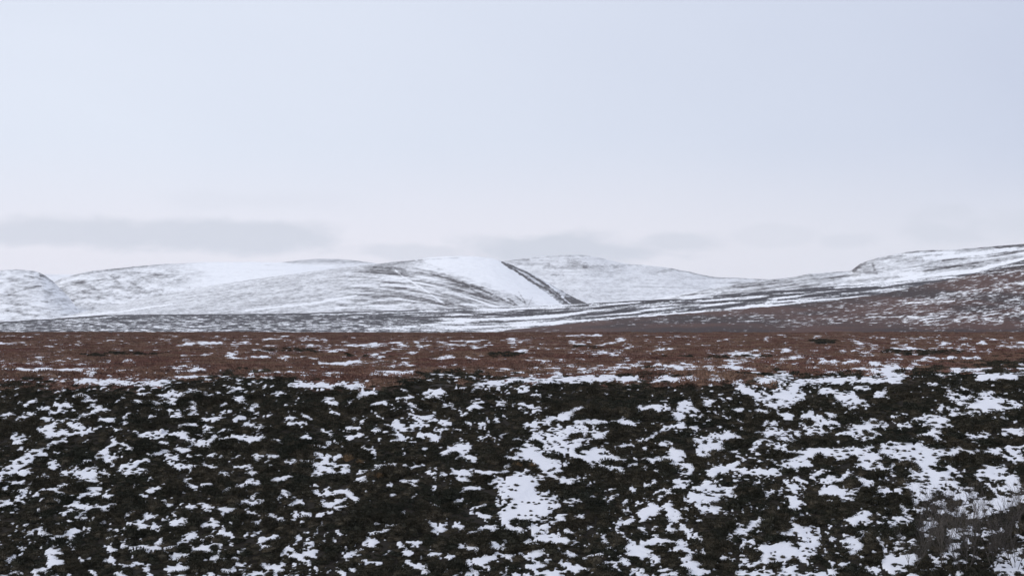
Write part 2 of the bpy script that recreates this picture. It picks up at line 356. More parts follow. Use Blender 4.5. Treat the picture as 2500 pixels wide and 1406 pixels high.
P_C = """0 62 130 66 13;230 56 312 60 15;580 70 762 58 38m;830 86 1002 74 20;1000 76 1522 64 18;1200 74 1522 68 13;900 20 1302 14 12;1300 22 1542 46 24;1400 24 1605 2 18;1700 86 1772 96 10;1850 10 2102 14 24m;2050 60 2362 28 26m;2220 50 2302 60 24;420 100 502 152 40;520 170 642 196 34;640 182 822 158 66m;660 230 772 218 40m;1000 130 1122 162 24;1120 170 1202 182 50;1130 210 1262 232 50m;1370 170 1422 170 24m;1230 130 1302 118 17;1840 120 1922 192 38;1900 200 2002 178 44;2020 240 2182 218 68;2060 172 2142 158 28m;2180 250 2322 238 44m;2190 310 2222 320 24;20 216 82 208 24;200 216 242 214 30;310 220 332 214 20;20 266 102 272 38;0 306 62 310 28;350 276 452 268 15;540 266 602 282 24;690 280 772 312 34m;880 310 912 288 28;960 340 1082 372 50m;1070 310 1072 312 24;1000 290 1062 290 13;1800 260 1922 282 44m;1640 330 1702 342 44m;1700 310 1802 352 60m;1760 382 1852 358 38m;1480 330 1542 298 28m;1520 380 1562 368 28m;1280 362 1342 358 40m;1200 400 1332 388 40m;1270 442 1342 428 54m;1380 360 1422 372 30m;0 375 42 382 24;110 406 142 394 24;620 370 672 392 38m;620 440 762 442 50m;800 442 882 428 28m;880 400 982 412 38m;1110 430 1212 426 13;680 520 742 532 34;530 510 552 562 24m;130 480 182 492 24m;200 470 372 438 40m;180 530 302 518 54m;170 570 232 572 28;1640 430 1782 462 28;1680 442 1792 418 18;1990 452 2112 448 34m;2210 420 2352 420 28m;820 600 902 558 44m;740 630 822 620 15;800 642 902 628 34;900 550 1022 552 44;1000 560 1152 550 34;1100 570 1332 538 44;1250 590 1402 558 60;1400 520 1652 518 48;1420 540 1562 582 64m;1560 562 1752 602 100;1750 550 1902 562 60;1900 540 2052 552 34;2060 552 2362 518 18;2280 560 2362 572 44;2220 590 2292 602 24;1650 640 1762 642 50;1230 640 1402 638 38m;1400 660 1482 702 24;1600 720 1702 698 54m;1700 690 1782 722 60;1650 780 1852 768 90m;1780 700 1862 678 38;1820 830 1852 832 28;2080 700 2202 678 60m;2160 720 2302 742 60;2230 782 2312 788 44;2320 610 2362 622 38;1890 872 1972 864 28;1940 810 2022 822 38m;1640 850 1702 862 50;1520 800 1622 794 28;1620 900 1662 952 38;1770 890 1822 888 34;1780 960 1822 928 38;1230 740 1312 762 34m;1360 842 1442 818 38;1000 820 1102 814 48;1120 820 1202 842 48m;1120 870 1182 870 17;1100 740 1172 698 28;960 700 1002 688 38;1000 740 1062 742 38m;760 770 832 792 50m;820 742 872 758 20;610 842 692 828 28;40 660 112 658 38m;0 760 62 782 38;240 690 332 678 48;330 662 422 638 24;460 690 562 702 48;570 692 602 678 24;620 700 692 692 38;170 790 252 778 38;260 802 422 788 18;100 870 232 858 60;220 900 312 858 34;310 862 392 818 34;170 950 262 938 38;0 980 32 990 38m;30 1050 82 1102 34;790 870 852 902 38;800 930 832 962 44;800 1000 822 1062 24;580 960 612 938 24;420 1092 562 1038 34;560 1032 602 988 24;1190 1022 1292 998 48m;1440 1032 1572 1018 60m;1540 930 1562 962 38;1700 1042 1772 1018 60m;1900 962 2002 918 48m;2000 942 2162 928 80m;2180 892 2332 878 58;690 1112 792 1098 28m;840 1090 922 1142 44;860 1200 942 1158 58;850 1280 912 1248 44;600 1212 762 1188 38;580 1282 622 1268 44;700 1262 832 1238 38;0 1190 62 1222 48m;70 1270 112 1248 34;1150 1130 1232 1172 38;1180 1190 1242 1188 44;1180 1242 1232 1218 18;1250 1122 1282 1098 28;1500 1202 1622 1178 48m;1500 1110 1532 1120 24;1850 1122 1972 1078 60m;1850 1190 1922 1190 24;2100 1092 2202 1100 38m;2330 1122 2362 1130 38;2210 1252 2322 1238 60m;2230 1352 2322 1328 80m;60 1352 102 1328 44m;110 1320 192 1320 18;110 1370 192 1370 28;700 1352 802 1338 28;490 1390 642 1392 38;700 1380 802 1396 28;460 1310 532 1332 15;530 1322 602 1308 13;850 1390 1002 1396 18;1100 1342 1152 1318 28;1300 1350 1352 1360 48m;1430 1302 1592 1288 64;1440 1342 1562 1338 34;1780 1292 1862 1268 44m;1880 1310 1972 1300 13;1660 1360 1752 1344 11;1600 1396 1642 1390 15"""
# streaks on the brown moor above the slope (already in frame units)
P_D = """1160 938 1290 924 8;1230 926 1540 922 6;1410 819 1465 820 5;1460 842 1500 841 5;1580 858 1632 854 8;1568 820 1590 820 4;0 842 42 840 6;450 842 545 838 7;610 872 660 874 8;555 868 572 870 10;685 872 730 876 8;795 888 880 884 7;740 915 800 912 8;940 912 1015 908 12;900 842 975 840 4;730 845 960 846 3;1000 838 1028 840 4;1150 845 1180 846 5;1265 856 1290 856 6;1145 876 1170 878 7;1300 886 1390 886 6;785 888 860 888 6;640 915 740 908 7;2070 855 2110 856 4;1985 823 2025 823 4;2050 858 2100 857 5;2170 853 2240 852 4;1975 880 2030 882 7;1600 895 1690 893 8;1740 900 1840 903 6;1760 888 1810 886 7;2050 888 2100 889 6;2130 895 2230 905 14;2255 875 2290 874 7;2315 872 2400 876 9;2310 905 2345 902 8;2360 905 2400 900 10;2400 920 2450 918 10;30 905 240 903 7;240 900 330 905 7;300 885 340 888 6;400 905 450 895 6;0 890 100 886 5;1515 832 1525 826 6;1520 846 1524 840 5;1890 900 1980 896 6;2430 850 2500 848 5;2380 857 2420 857 5;1480 868 1530 866 4;100 882 200 878 4"""
PATCHES = []
for txt, ox, s in ((P_A, 0, 2.779), (P_B, 850, 2.779), (P_C, 1650, 2.779), (P_D, 0, None)):
    for p in txt.replace("\n", "").split(";"):
        if not p.strip(): continue
        mixed = p.strip().endswith("m")
        v = [float(q) for q in p.strip().rstrip("m").split()]
        if s: PATCHES.append((ox + v[0] / s, 900 + v[1] / s, ox + v[2] / s, 900 + v[3] / s, v[4] / s / 2, mixed))
        else: PATCHES.append((v[0], v[1], v[2], v[3], v[4] * 0.38, mixed))

RX0, RY0, RSTEP = -60, 800, 1.5
RW, RHH = int(2620 / RSTEP), int(680 / RSTEP)
PHI = np.full((RHH, RW), -2.0, np.float32)
for x1, y1, x2, y2, hw, mixed in PATCHES:
    solid = 1.5 if hw > 11 else 1.0
    hw = (hw * 1.1 + 1.8 if hw > 11 else hw * 0.95 + 1.6) if y1 > 918 else hw + 0.6
    m = hw * 3 + 3
    i0, i1 = max(0, int((min(x1, x2) - m - RX0) / RSTEP)), min(RW, int((max(x1, x2) + m - RX0) / RSTEP) + 1)
    j0, j1 = max(0, int((min(y1, y2) - m - RY0) / RSTEP)), min(RHH, int((max(y1, y2) + m - RY0) / RSTEP) + 1)
    if i1 <= i0 or j1 <= j0: continue
    gx = RX0 + np.arange(i0, i1) * RSTEP; gy = RY0 + np.arange(j0, j1) * RSTEP
    gx, gy = np.meshgrid(gx, gy)
    f = stroke_field(gx, gy, ((x1, y1), (x2, y2)), hw)
    if mixed: f = np.minimum(f, 0.3)
    PHI[j0:j1, i0:i1] = np.maximum(PHI[j0:j1, i0:i1], np.clip(np.where(f > 0, f * solid, f) if not mixed else f, -2, 1.4))


def phi_at(px, py):
    u = np.clip((px - RX0) / RSTEP, 0, RW - 1.01); v = np.clip((py - RY0) / RSTEP, 0, RHH - 1.01)
    i, j = u.astype(int), v.astype(int); fu, fv = u - i, v - j
    return (PHI[j, i] * (1 - fu) + PHI[j, i + 1] * fu) * (1 - fv) + (PHI[j + 1, i] * (1 - fu) + PHI[j + 1, i + 1] * fu) * fv


# ------------------------------------------------------------------ near ground: valley, heather slope, brown moor
_py = np.array([930, 905, 880, 850, 830, 818, 812]); _yy = np.array([73, 88, 120, 170, 235, 300, 350.])
_zz = height_at(_py, _yy) - CAMZ
PROF_Y = np.concatenate([[-40, 0, 6, 20, 35, 43, 50, 60, 67.5, 70.5], _yy, [380, 450]])
PROF_Z = np.concatenate([[-1.5, -1.65, -2.0, -6.5, -10, -9.45, -7.9, -5.4, -3.55, -2.9], _zz, [-3.5, -9.0]])
PROF = smooth_poly(list(zip(PROF_Y, PROF_Z)), 1.0)
BROW = smooth_poly([(-60, .1), (-22, .05), (-12, .08), (-7, .12), (0, .0), (6, .02), (12, 0), (18, .08), (22, .35), (60, .5)], 2)


def ground_z(x, y):
    z = CAMZ + PROF(y)
    z = z + 0.10 * fbm(x / 5.0, y / 5.0, 3, 3) * sstep(30, 50, y)
    z = z + 0.05 * fbm(x / 1.3, y / 1.3, 2, 8) * (1 - sstep(75, 110, y))
    w = np.exp(-((y - 74) / 9.0) ** 2)
    z = z + BROW(x * 74 / np.maximum(y, 30)) * w
    z = z + 0.12 * fbm(x / 22.0, y / 30.0, 3, 21) * sstep(80, 130, y) * (1 - sstep(330, 400, y))
    return z


BOUND = poly([(-400, 950), (0, 950), (200, 945), (450, 938), (560, 935), (640, 926), (700, 940), (880, 945), (1000, 930), (1060, 920),
              (1160, 918), (1200, 928), (1300, 935), (1600, 930), (1800, 933), (1950, 930), (2228, 926), (2240, 912), (2350, 906), (2400, 897), (2500, 893), (2900, 890)])


def darkness(px, py, x, y):
    """1 = dark heather, 0 = brown moor growth"""
    n = fbm(x / 2.0, y / 6.0, 4, 40) * 20
    d = sstep(-26, 20, py + n - BOUND(px))
    for (cx, cy, a, b) in ((1235, 868, 50, 6), (2012, 834, 40, 4), (1440, 850, 40, 3), (300, 868, 120, 5), (700, 858, 90, 4), (1750, 872, 150, 4), (2250, 862, 110, 5), (900, 870, 60, 4)):
        d = np.maximum(d, sstep(1.2, 0.6, np.hypot((px - cx) / a, (py + n * 0.3 - cy) / b)) * 0.6)
    return d


ROWDENS = poly([(806, -.95), (814, -.95), (820, -.46), (832, -.36), (846, -.28), (860, -.38), (872, -.28), (884, -.10), (896, -.06), (906, -.12), (916, -.45), (930, -.8), (945, -1.3), (1500, -1.3)])


def snow_field(px, py, x, y):
    """>0 where snow lies on the ground"""
    near = sstep(908, 938, py)
    wx = fbm(px / 15.0, py / 9.0, 2, 61); wy = fbm(px / 15.0, py / 9.0, 2, 77)
    lift = 4.5 * near + 1.0
    s = phi_at(px + 7 * wx, py - lift + 4 * wy)
    inside = (px > -40) & (px < 2540) & (py < 1440)
    other = fbm(x / 1.3, y / 1.0, 4, 99) * 1.1 - 0.42
    s = np.where(inside, s, np.where(py > 930, other, -1.2))
    s = s + fbm(x / 0.14, y / 0.42, 4, 15, 0.8) * (1.0 * near + 0.16) + 0.15 * near * sstep(1150, 1400, px)
    specks = fbm(x / 0.17, y / 0.46, 4, 120, 0.7) * 1.25 - 0.68 + 0.06 * sstep(1200, 1500, px) + 0.12 * np.exp(-((py - 950) / 26.0) ** 2) + 0.35 * fbm(x / 4.0, y / 5.0, 2, 131)
    s = np.maximum(s, np.where(near > 0.3, specks, -2))
    streak = fbm_ax(px / 24.0, py / 2.4, 4, 200, 0.6) * 1.05 + ROWDENS(py) + 0.25 * fbm(px / 400, py / 30, 2, 230) + 0.12 * sstep(1700, 2300, px)
    s = np.maximum(s, np.where(py < 960, streak, -2))
    return s


pyr = np.concatenate([np.linspace(1500, 935, 400), np.linspace(933, 811.6, 150)])
ytab = np.linspace(42, 352, 6000); ptab = project(0 * ytab, ytab, CAMZ + PROF(ytab))[1]
ptab = np.minimum.accumulate(ptab)
yrows = np.interp(-pyr, -ptab, ytab)
yrows = np.concatenate([np.linspace(-40, yrows[0] - 0.5, 60), yrows, [358, 366, 376, 390, 410, 430, 450]])
yrows = np.maximum.accumulate(yrows)
for i in range(1, len(yrows)):
    if yrows[i] <= yrows[i - 1] + 0.02: yrows[i] = yrows[i - 1] + 0.02
tcol = np.linspace(-1, 1, 1000)
Yg = yrows[:, None] + 0 * tcol[None, :]
Xg = tcol[None, :] * (14 + 0.40 * np.maximum(Yg, 0))
Zg = ground_z(Xg, Yg)
pxg, pyg = project(Xg, Yg, Zg)
Sg = np.where(Yg < 40, -0.3 + fbm(Xg / 1.5, Yg / 1.5, 4, 5), snow_field(pxg, pyg, Xg, Yg))
snow_g = sstep(-0.10, 0.10, Sg)
Zg = Zg + 0.05 * sstep(-0.2, 0.35, Sg)
dk = np.where(Yg < 44, 1.0, darkness(pxg, pyg, Xg, Yg))
och = sstep(-0.5, 0.7, fbm(pxg / 260, pyg / 14, 3, 71) + 0.5 * sstep(1200, 2300, pxg) * sstep(850, 815, pyg))
brown = lerp3((0.150, 0.074, 0.058), (0.180, 0.108, 0.072), och)
mott = sstep(-0.2, 0.8, fbm_ax(pxg / 30, pyg / 3.0, 4, 87))
brown = brown * (1 - 0.45 * mott[..., None]) * 0.85
tint_g = brown * (1 - dk[..., None]) + np.array((0.020, 0.016, 0.012)) * dk[..., None]
g = grid_object("ground", Xg, Yg, Zg, snow_g, tint_g, M_GROUND)
tag(g, "moorland ground with broken patches of snow between the heather", kind="structure")

# wide ground sheet under everything, out past the hills
n = 40
bx, by = np.meshgrid(np.linspace(-6500, 6500, n), np.linspace(-1500, 7000, n))
bz = -14 + 0 * bx
bs_ = np.full(bx.shape, 0.7); bt = np.zeros((*bx.shape, 3)) + np.array((0.04, 0.03, 0.03))
o = grid_object("terrain", bx, by, bz, bs_, bt, M_HILL)
tag(o, "snowy valley floor spreading out below the hills", kind="structure")


# ------------------------------------------------------------------ moorland and hills behind
def layer(name, label, crest, base, d0, d1, expo, cover, x0, x1, mat, step=3.0, rows=70, amp=0.6, nscale=12, seed=0, back=500, smooth=14):
    cols = np.arange(x0, x1 + step, step)
    cf, bf = smooth_poly(crest, smooth), smooth_poly(base, 20)
    v = np.linspace(0, 1, rows)[:, None]
    P = cols[None, :] + 0 * v
    cr = cf(cols)[None, :] + amp * fbm(cols[None, :] / nscale, 0 * cols[None, :] + seed, 3, seed) * v ** 6
    ba = np.maximum(bf(cols)[None, :], cf(cols)[None, :] + 2.5)
    g_ = 1 - (1 - v) ** expo
    PY = ba + (cr - ba) * g_ + amp * 0.8 * fbm(P / (nscale * 1.5), v * 9 + seed, 3, seed + 5) * np.sin(np.pi * v)
    Y = d0 + (d1 - d0) * v + 0 * P
    Z = height_at(PY, Y); X = x_at(P, Y, Z)
    snow, tint = cover(P, PY)
    # rounded back of the hill
    kb = np.array([0.06, 0.16, 0.35, 0.65, 1.0])[:, None]
    Yb = d1 + back * kb + 0 * P[:1]
    Zt, Zb = Z[-1:], np.minimum(Z[-1:], Z[0:1]) - 5
    Zbk = Zt + (Zb - Zt) * (kb ** 1.6)
    Xb = X[-1:] * (Yb / d1)
    X = np.concatenate([X, Xb]); Y = np.concatenate([Y, Yb]); Z = np.concatenate([Z, Zbk])
    snow = np.concatenate([snow, np.repeat(snow[-1:], 5, 0)]); tint = np.concatenate([tint, np.repeat(tint[-1:], 5, 0)])
    o = grid_object(name, X, Y, Z, snow, tint, mat)
    return tag(o, label, kind="structure")


HEATH = (0.040, 0.030, 0.030)


def const_tint(P, c):
    return np.zeros((*P.shape, 3)) + np.array(c)


def dark_stroke(s, P, PY, pts, w, k, jag=0.35, seed=0):
    f = stroke_field(P, PY, pts, w) + jag * 1.5 * fbm_ax(P / 9, PY / 3, 4, seed + 300, 0.65)
    return s - k * 0.68 * sstep(-0.2, 0.8, f)


def lite_stroke(s, P, PY, pts, w, k, jag=0.3, seed=0):
    return -dark_stroke(-s, P, PY, pts, w, k, jag, seed)


# the right-hand moor, brown and rising
def cov_right_moor(P, PY):
    top = TOP_RM(P)
    u = sstep(0, 1, (PY - top) / (808 - top))
    slant = PY - top * 0.6
    s = fbm_ax(P / 13, slant / 2.2, 4, 401, 0.7) * 0.80 - 0.66 + 0.26 * sstep(1900, 2500, P) - 0.28 * sstep(788, 800, PY)
    s += 0.18 * sstep(0.5, 0.9, u) * (1 - sstep(782, 792, PY)) * sstep(1700, 1900, P)
    s += 0.25 * fbm(P / 160, slant / 14, 3, 405)
    s = lite_stroke(s, P, PY, ((2220, 740), (2330, 734)), 2.5, 0.8)
    s = lite_stroke(s, P, PY, ((2440, 694), (2500, 690)), 3, 0.8)
    s = lite_stroke(s, P, PY, ((2120, 774), (2290, 772)), 2.2, 0.8)
    s = lite_stroke(s, P, PY, ((1800, 785), (1960, 782)), 2.2, 0.7)
    br = sstep(-0.5, 0.6, fbm(P / 200, PY / 18, 3, 410) + 0.4 * (1 - sstep(0, 0.4, u)))
    t = lerp3((0.034, 0.019, 0.017), (0.080, 0.036, 0.026), br)
    return np.clip(0.5 + 0.75 * s, -0.6, 1.6), t


RM_PTS = [(1150, 830), (1240, 806), (1300, 800), (1500, 779), (1764, 758), (2000, 738), (2160, 716), (2240, 698), (2340, 678), (2420, 660), (2500, 647), (2900, 585)]
TOP_RM = smooth_poly(RM_PTS, 14)
layer("moor", "brown heather moor rising to the right behind the level plateau", RM_PTS, [(1150, 835), (2900, 835)], 470, 1050, 1.15,
      cov_right_moor, 1150, 2900, M_MOOR, step=2.6, rows=150, amp=0.8, nscale=14, seed=11)


# middle moorland: grey speckled to the left, streaked to the right
MM_PTS = [(-400, 800), (0, 786), (130, 778), (250, 769), (480, 767), (720, 765), (1000, 757), (1300, 748), (1440, 740), (1640, 730), (1940, 704),
          (2160, 692), (2380, 666), (2480, 640), (2560, 620), (2900, 560)]
TOP_MM = smooth_poly(MM_PTS, 14)


def cov_mid(P, PY):
    top = TOP_MM(P)
    slope_w = sstep(850, 1300, P)
    tilt = -0.085 * (P - 1300) * sstep(900, 1500, P)
    q = PY - tilt
    s = fbm_ax(P / 14, PY / 2.0, 4, 501, 0.7) * 0.7 - 0.36
    s2 = fbm_ax(P / 80, q / 3.6, 4, 507, 0.65) * 1.2 - 0.16
    s = s * (1 - slope_w) + s2 * slope_w + 0.15 * fbm(P / 150, PY / 10, 3, 510)
    s -= 0.6 * (1 - sstep(0, 5, PY - top)) * (1 - slope_w)
    s += 0.15 * sstep(774, 800, PY) * (1 - slope_w)
    for k, (pts, w) in enumerate([(((900, 806), (1110, 786), (1430, 765)), 4), (((1090, 800), (1350, 790), (1500, 778)), 4), (((1250, 796), (1420, 782), (1764, 757), (1950, 738)), 4.5),
                                  (((760, 768), (900, 764), (1300, 752), (1420, 751)), 2.5), (((1440, 744), (1640, 734)), 3), (((1560, 770), (1700, 752), (1790, 738)), 4),
                                  (((1870, 740), (1900, 728), (1960, 722)), 5), (((2020, 722), (2090, 716)), 5), (((1500, 750), (1620, 742), (1800, 727)), 2.5)]):
        s = lite_stroke(s, P, PY, pts, w * 0.8, 0.75, 0.7, 20 + k)
    for k, (pts, w) in enumerate([(((1490, 736), (1680, 732), (1900, 713), (2150, 700)), 3), (((1500, 758), (1720, 742), (1960, 718)), 2.2), (((1000, 775), (1300, 768), (1420, 758)), 2.5),
                                  (((1900, 732), (2100, 708), (2300, 686)), 3)]):
        s = dark_stroke(s, P, PY, pts, w, 1.2, 0.4, 40 + k)
    return np.clip(0.5 + 0.7 * s, -0.6, 1.8), const_tint(P, (0.034, 0.028, 0.032)) * (1 + 0.3 * fbm(P / 60, PY / 8, 2, 5)[..., None])


layer("moor", "grey speckled moorland with snow streaks running below the hills", MM_PTS, [(-400, 838), (2900, 838)], 1120, 1750, 1.1,
      cov_mid, -400, 2900, M_MOOR, step=2.6, rows=130, amp=0.7, nscale=16, seed=12)


# right-hand snowy hill
RH_PTS = [(1450, 760), (1560, 738), (1640, 722), (1740, 704), (1872, 683), (1940, 676), (1980, 668), (2076, 661), (2086, 654), (2100, 643), (2140, 630), (2200, 618), (2240, 612), (2320, 610), (2420, 602), (2500, 595), (2900, 570)]


def cov_rh(P, PY):
    tilt = -0.16 * (P - 2000)
    q = PY - tilt
    s = 0.58 + 0.26 * fbm_ax(P / 70, q / 4.5, 4, 601) + 0.08 * fbm(P / 40, PY / 12, 3, 604) + 0.14 * fbm_ax(P / 7, PY / 3, 4, 606, 0.7)
    top = TOP_RH(P)
    s -= 0.25 * (1 - sstep(0, 10, PY - top)) * sstep(2080, 2200, P)
    for k, (pts, w, d) in enumerate([(((2086, 660), (2100, 648), (2112, 642)), 6, .55), (((2085, 662), (2140, 668)), 4, .4), (((2130, 645), (2136, 658)), 4, .5), (((2110, 660), (2160, 655)), 3, .3),
                                     (((2380, 625), (2500, 612)), 2.5, .5), (((2430, 604), (2500, 600)), 3, .5), (((2250, 652), (2380, 650)), 3, .4), (((1800, 702), (2000, 680), (2100, 672)), 2.2, .4),
                                     (((1650, 722), (1800, 712), (1950, 695)), 2, .35), (((2180, 680), (2300, 655), (2400, 640)), 3, .4), (((1750, 700), (1850, 690), (1900, 684)), 2.5, .35), (((1960, 700), (2100, 690)), 2.5, .4),
                                     (((2300, 636), (2400, 628), (2480, 618)), 2, .35)]):
        s = dark_stroke(s, P, PY, pts, w, d, 0.5, 60 + k)
    for k, (pts, w) in enumerate([(((2130, 689), (2240, 678), (2380, 660), (2480, 636), (2600, 610)), 5), (((2200, 672), (2250, 664)), 8), (((2050, 697), (2100, 690)), 5), (((1560, 735), (1640, 724), (1700, 712)), 2.5),
                                  (((2260, 632), (2400, 618), (2480, 608)), 6), (((2180, 622), (2330, 616)), 4), (((1660, 726), (1760, 714)), 2.5)]):
        s = lite_stroke(s, P, PY, pts, w, 0.6, 0.4, 80 + k)
    return s, const_tint(P, HEATH)


TOP_RH = smooth_poly(RH_PTS, 5)
layer("hill", "snowy hill with a small dark crag rising at the right", RH_PTS, [(1450, 770), (1640, 752), (1940, 726), (2160, 714), (2380, 690), (2480, 665), (2900, 600)], 1850, 2350, 1.35,
      cov_rh, 1450, 2900, M_HILL, step=2.6, rows=90, amp=0.8, nscale=18, seed=13, smooth=5)

# central hill with its steep dark right shoulder
CH_PTS = [(40, 800), (140, 776), (360, 728), (520, 696), (720, 668), (880, 648), (1000, 636), (1050, 629), (1100, 625.5), (1150, 625.5), (1200, 631), (1235, 640), (1290, 664), (1350, 697), (1400, 725), (1442, 745), (1480, 765)]


def cov_ch(P, PY):
    top = TOP_CH(P)
    # strata arc down to the right below the crest
    arc = PY - 0.0009 * np.clip(P - 850, 0, None) ** 2 * 0.55 + 0.10 * np.clip(850 - P, 0, None)
    s = 0.63 + 0.12 * fbm_ax(P / 60, (PY + 0.14 * P) / 4, 4, 701) + 0.12 * fbm_ax(P / 7, PY / 3, 4, 703, 0.7)
    mid = sstep(780, 900, P) * (1 - sstep(1180, 1270, P)) * sstep(0, 30, PY - top)
    s = s + mid * (0.42 * fbm_ax(P / 80, arc / 4.2, 4, 705) - 0.10)
    s -= 0.2 * sstep(850, 950, P) * (1 - sstep(960, 1050, P)) * (1 - sstep(10, 40, PY - top))
    # the broad clean snowfield
    a = sstep(-10, 12, PY - (648 - 0.04 * (P - 1030))) if False else 1
    left_edge = poly([(620, 1020), (640, 1040), (660, 1085), (680, 1150), (700, 1200), (715, 1240), (730, 1290), (745, 1320)])(PY)
    right_edge = poly([(620, 1190), (640, 1224), (665, 1262), (690, 1300), (715, 1345), (745, 1388)])(PY)
    field = sstep(-14, 14, P - left_edge + 12 * fbm(P / 30, PY / 8, 3, 708)) * sstep(-3, 4, right_edge - P + 4 * fbm(P / 10, PY / 5, 3, 709))
    s = s + field * (1.02 + 0.1 * fbm_ax(P / 20, PY / 5, 3, 741) - s) * 0.95
    # dark steep shoulder
    sh = np.zeros(P.shape)
    for k, (pts, w) in enumerate([(((1226, 641), (1262, 663), (1300, 688), (1345, 718), (1382, 746)), (3, 4.5)), (((1240, 645), (1290, 668), (1340, 700), (1368, 722)), (2, 4)), (((1366, 703), (1400, 724), (1440, 743)), (3, 8)),
                                  (((1330, 702), (1360, 724), (1392, 746)), 4), (((1385, 730), (1430, 746)), 9)]):
        sh = np.maximum(sh, sstep(-0.1, 0.4, stroke_field(P, PY, pts, w) + 0.45 * fbm_ax(P / 7, PY / 4, 3, 720 + k)))
    s = s - sh * (0.62 + 0.3 * fbm_ax(P / 6, PY / 5, 3, 733))
    s = lite_stroke(s, P, PY, ((1336, 692), (1362, 714), (1392, 742)), 2.2, 0.8, 0.4, 3)
    for k, (pts, w, d) in enumerate([(((1165, 702), (1215, 726), (1255, 745)), 3, .6), (((1130, 690), (1160, 712), (1180, 722)), 2.5, .4), (((1258, 722), (1284, 742)), 2, .55), (((1266, 712), (1282, 738)), 1.8, .5),
                                     (((1240, 728), (1262, 745)), 2.5, .6), (((1050, 668), (1110, 685), (1180, 704)), 3, .4), (((1010, 740), (1100, 742)), 3, .4), (((980, 640), (1060, 632), (1120, 629)), 1.6, .4),
                                     (((930, 690), (1010, 692)), 2, .4), (((925, 700), (1020, 706)), 2, .4), (((900, 726), (1000, 722), (1060, 735)), 2.2, .4), (((1290, 745), (1300, 725)), 1.5, .3), (((1130, 697), (1165, 704), (1200, 718)), 2, .5),
                                     (((890, 655), (960, 652), (990, 660)), 3, .3), (((600, 748), (760, 733)), 2, .2), (((1150, 725), (1220, 746)), 2, .4)]):
        s = dark_stroke(s, P, PY, pts, w, d, 0.5, 90 + k)
    for k, (pts, w) in enumerate([(((965, 660), (985, 676), (1030, 703), (1085, 742)), 2.2), (((600, 757), (760, 741), (870, 722)), 3.2), (((930, 697), (1020, 702)), 2), (((820, 752), (1000, 742)), 3),
                                  (((150, 775), (300, 760), (420, 742)), 2.5), (((1000, 632), (1100, 627)), 2), (((900, 735), (980, 730)), 2.5), (((1110, 742), (1220, 747)), 3)]):
        s = lite_stroke(s, P, PY, pts, w, 0.55, 0.4, 120 + k)
    return s, const_tint(P, HEATH)


TOP_CH = smooth_poly(CH_PTS, 14)
layer("hill", "rounded central snow hill with a dark steep right shoulder", CH_PTS, [(40, 806), (480, 792), (1000, 782), (1440, 770), (1500, 770)], 2450, 3050, 1.5,
      cov_ch, 40, 1480, M_HILL, step=1.8, rows=150, amp=0.7, nscale=16, seed=14)

# left hill
LH_PTS = [(60, 740), (110, 702), (135, 687), (160, 676), (220, 662), (300, 653), (400, 644.5), (500, 640), (650, 640), (700, 642), (800, 652), (900, 668), (1000, 690)]


def cov_lh(P, PY):
    top = TOP_LH(P)
    s = 0.72 + 0.12 * fbm_ax(P / 50, PY / 5, 4, 801) + 0.12 * fbm_ax(P / 7, PY / 3, 4, 802, 0.7)
    mot = (1 - sstep(380, 520, P + (PY - 690) * 1.5)) * sstep(6, 22, PY - top)
    s -= mot * (0.10 - 0.36 * fbm(P / 22, PY / 6, 5, 803, 0.65))
    s += 0.30 * sstep(420, 560, P)
    s -= 0.16 * (1 - sstep(3, 9, PY - top)) * (1 - sstep(420, 520, P))
    for k, (pts, w, d) in enumerate([(((300, 664), (380, 668)), 3, .3), (((200, 712), (230, 705)), 3, .4), (((270, 675), (290, 690)), 3, .35), (((320, 690), (345, 705)), 3, .35), (((420, 700), (440, 712)), 2.5, .3), (((140, 705), (200, 690), (260, 680)), 3, .3),
                                     (((600, 658), (690, 660)), 1.6, .25), (((640, 647), (760, 650)), 1.6, .2), (((150, 738), (210, 728)), 3, .35), (((240, 725), (290, 738)), 2.5, .3), (((180, 672), (260, 660), (360, 650)), 2.4, .3)]):
        s = dark_stroke(s, P, PY, pts, w, d, 0.6, 140 + k)
    for k, (pts, w) in enumerate([(((210, 735), (290, 735)), 5), (((360, 700), (440, 708)), 8), (((150, 690), (190, 680)), 4)]):
        s = lite_stroke(s, P, PY, pts, w, 0.4, 0.4, 160 + k)
    return s, const_tint(P, HEATH)


TOP_LH = smooth_poly(LH_PTS, 10)
layer("hill", "broad white hill with mottled lower slopes on the left", LH_PTS, [(60, 802), (500, 760), (1000, 700)], 3250, 3900, 1.5, cov_lh, 60, 1000, M_HILL, step=2.2, rows=120, amp=0.7, nscale=14, seed=15, smooth=10)

# hill at the left edge
EH_PTS = [(-400, 640), (-150, 655), (0, 659.5), (50, 658), (85, 662), (105, 669), (128, 686), (150, 706), (180, 740), (200, 775)]


def cov_eh(P, PY):
    s = 0.70 + 0.32 * fbm(P / 30, PY / 7, 5, 851, 0.65) + 0.15 * fbm_ax(P / 16, PY / 3, 3, 853)
    for k, (pts, w, d) in enumerate([(((100, 668), (132, 690)), 5, .6), (((30, 692), (80, 688)), 3, .4), (((20, 720), (60, 706), (100, 698)), 2, .4), (((0, 660), (60, 659)), 1.5, .3), (((0, 740), (60, 745), (140, 758)), 2.5, .45), (((60, 672), (110, 684)), 2.5, .35),
                                     (((20, 760), (90, 770)), 3, .4), (((100, 735), (150, 745)), 3, .4)]):
        s = dark_stroke(s, P, PY, pts, w, d, 0.6, 170 + k)
    return s, const_tint(P, HEATH)


layer("hill", "low snowy hill with a gully at the far left edge", EH_PTS, [(-400, 815), (200, 800)], 2950, 3220, 1.5, cov_eh, -400, 200, M_HILL, step=2.2, rows=100, amp=0.8, nscale=12, seed=16, smooth=8)

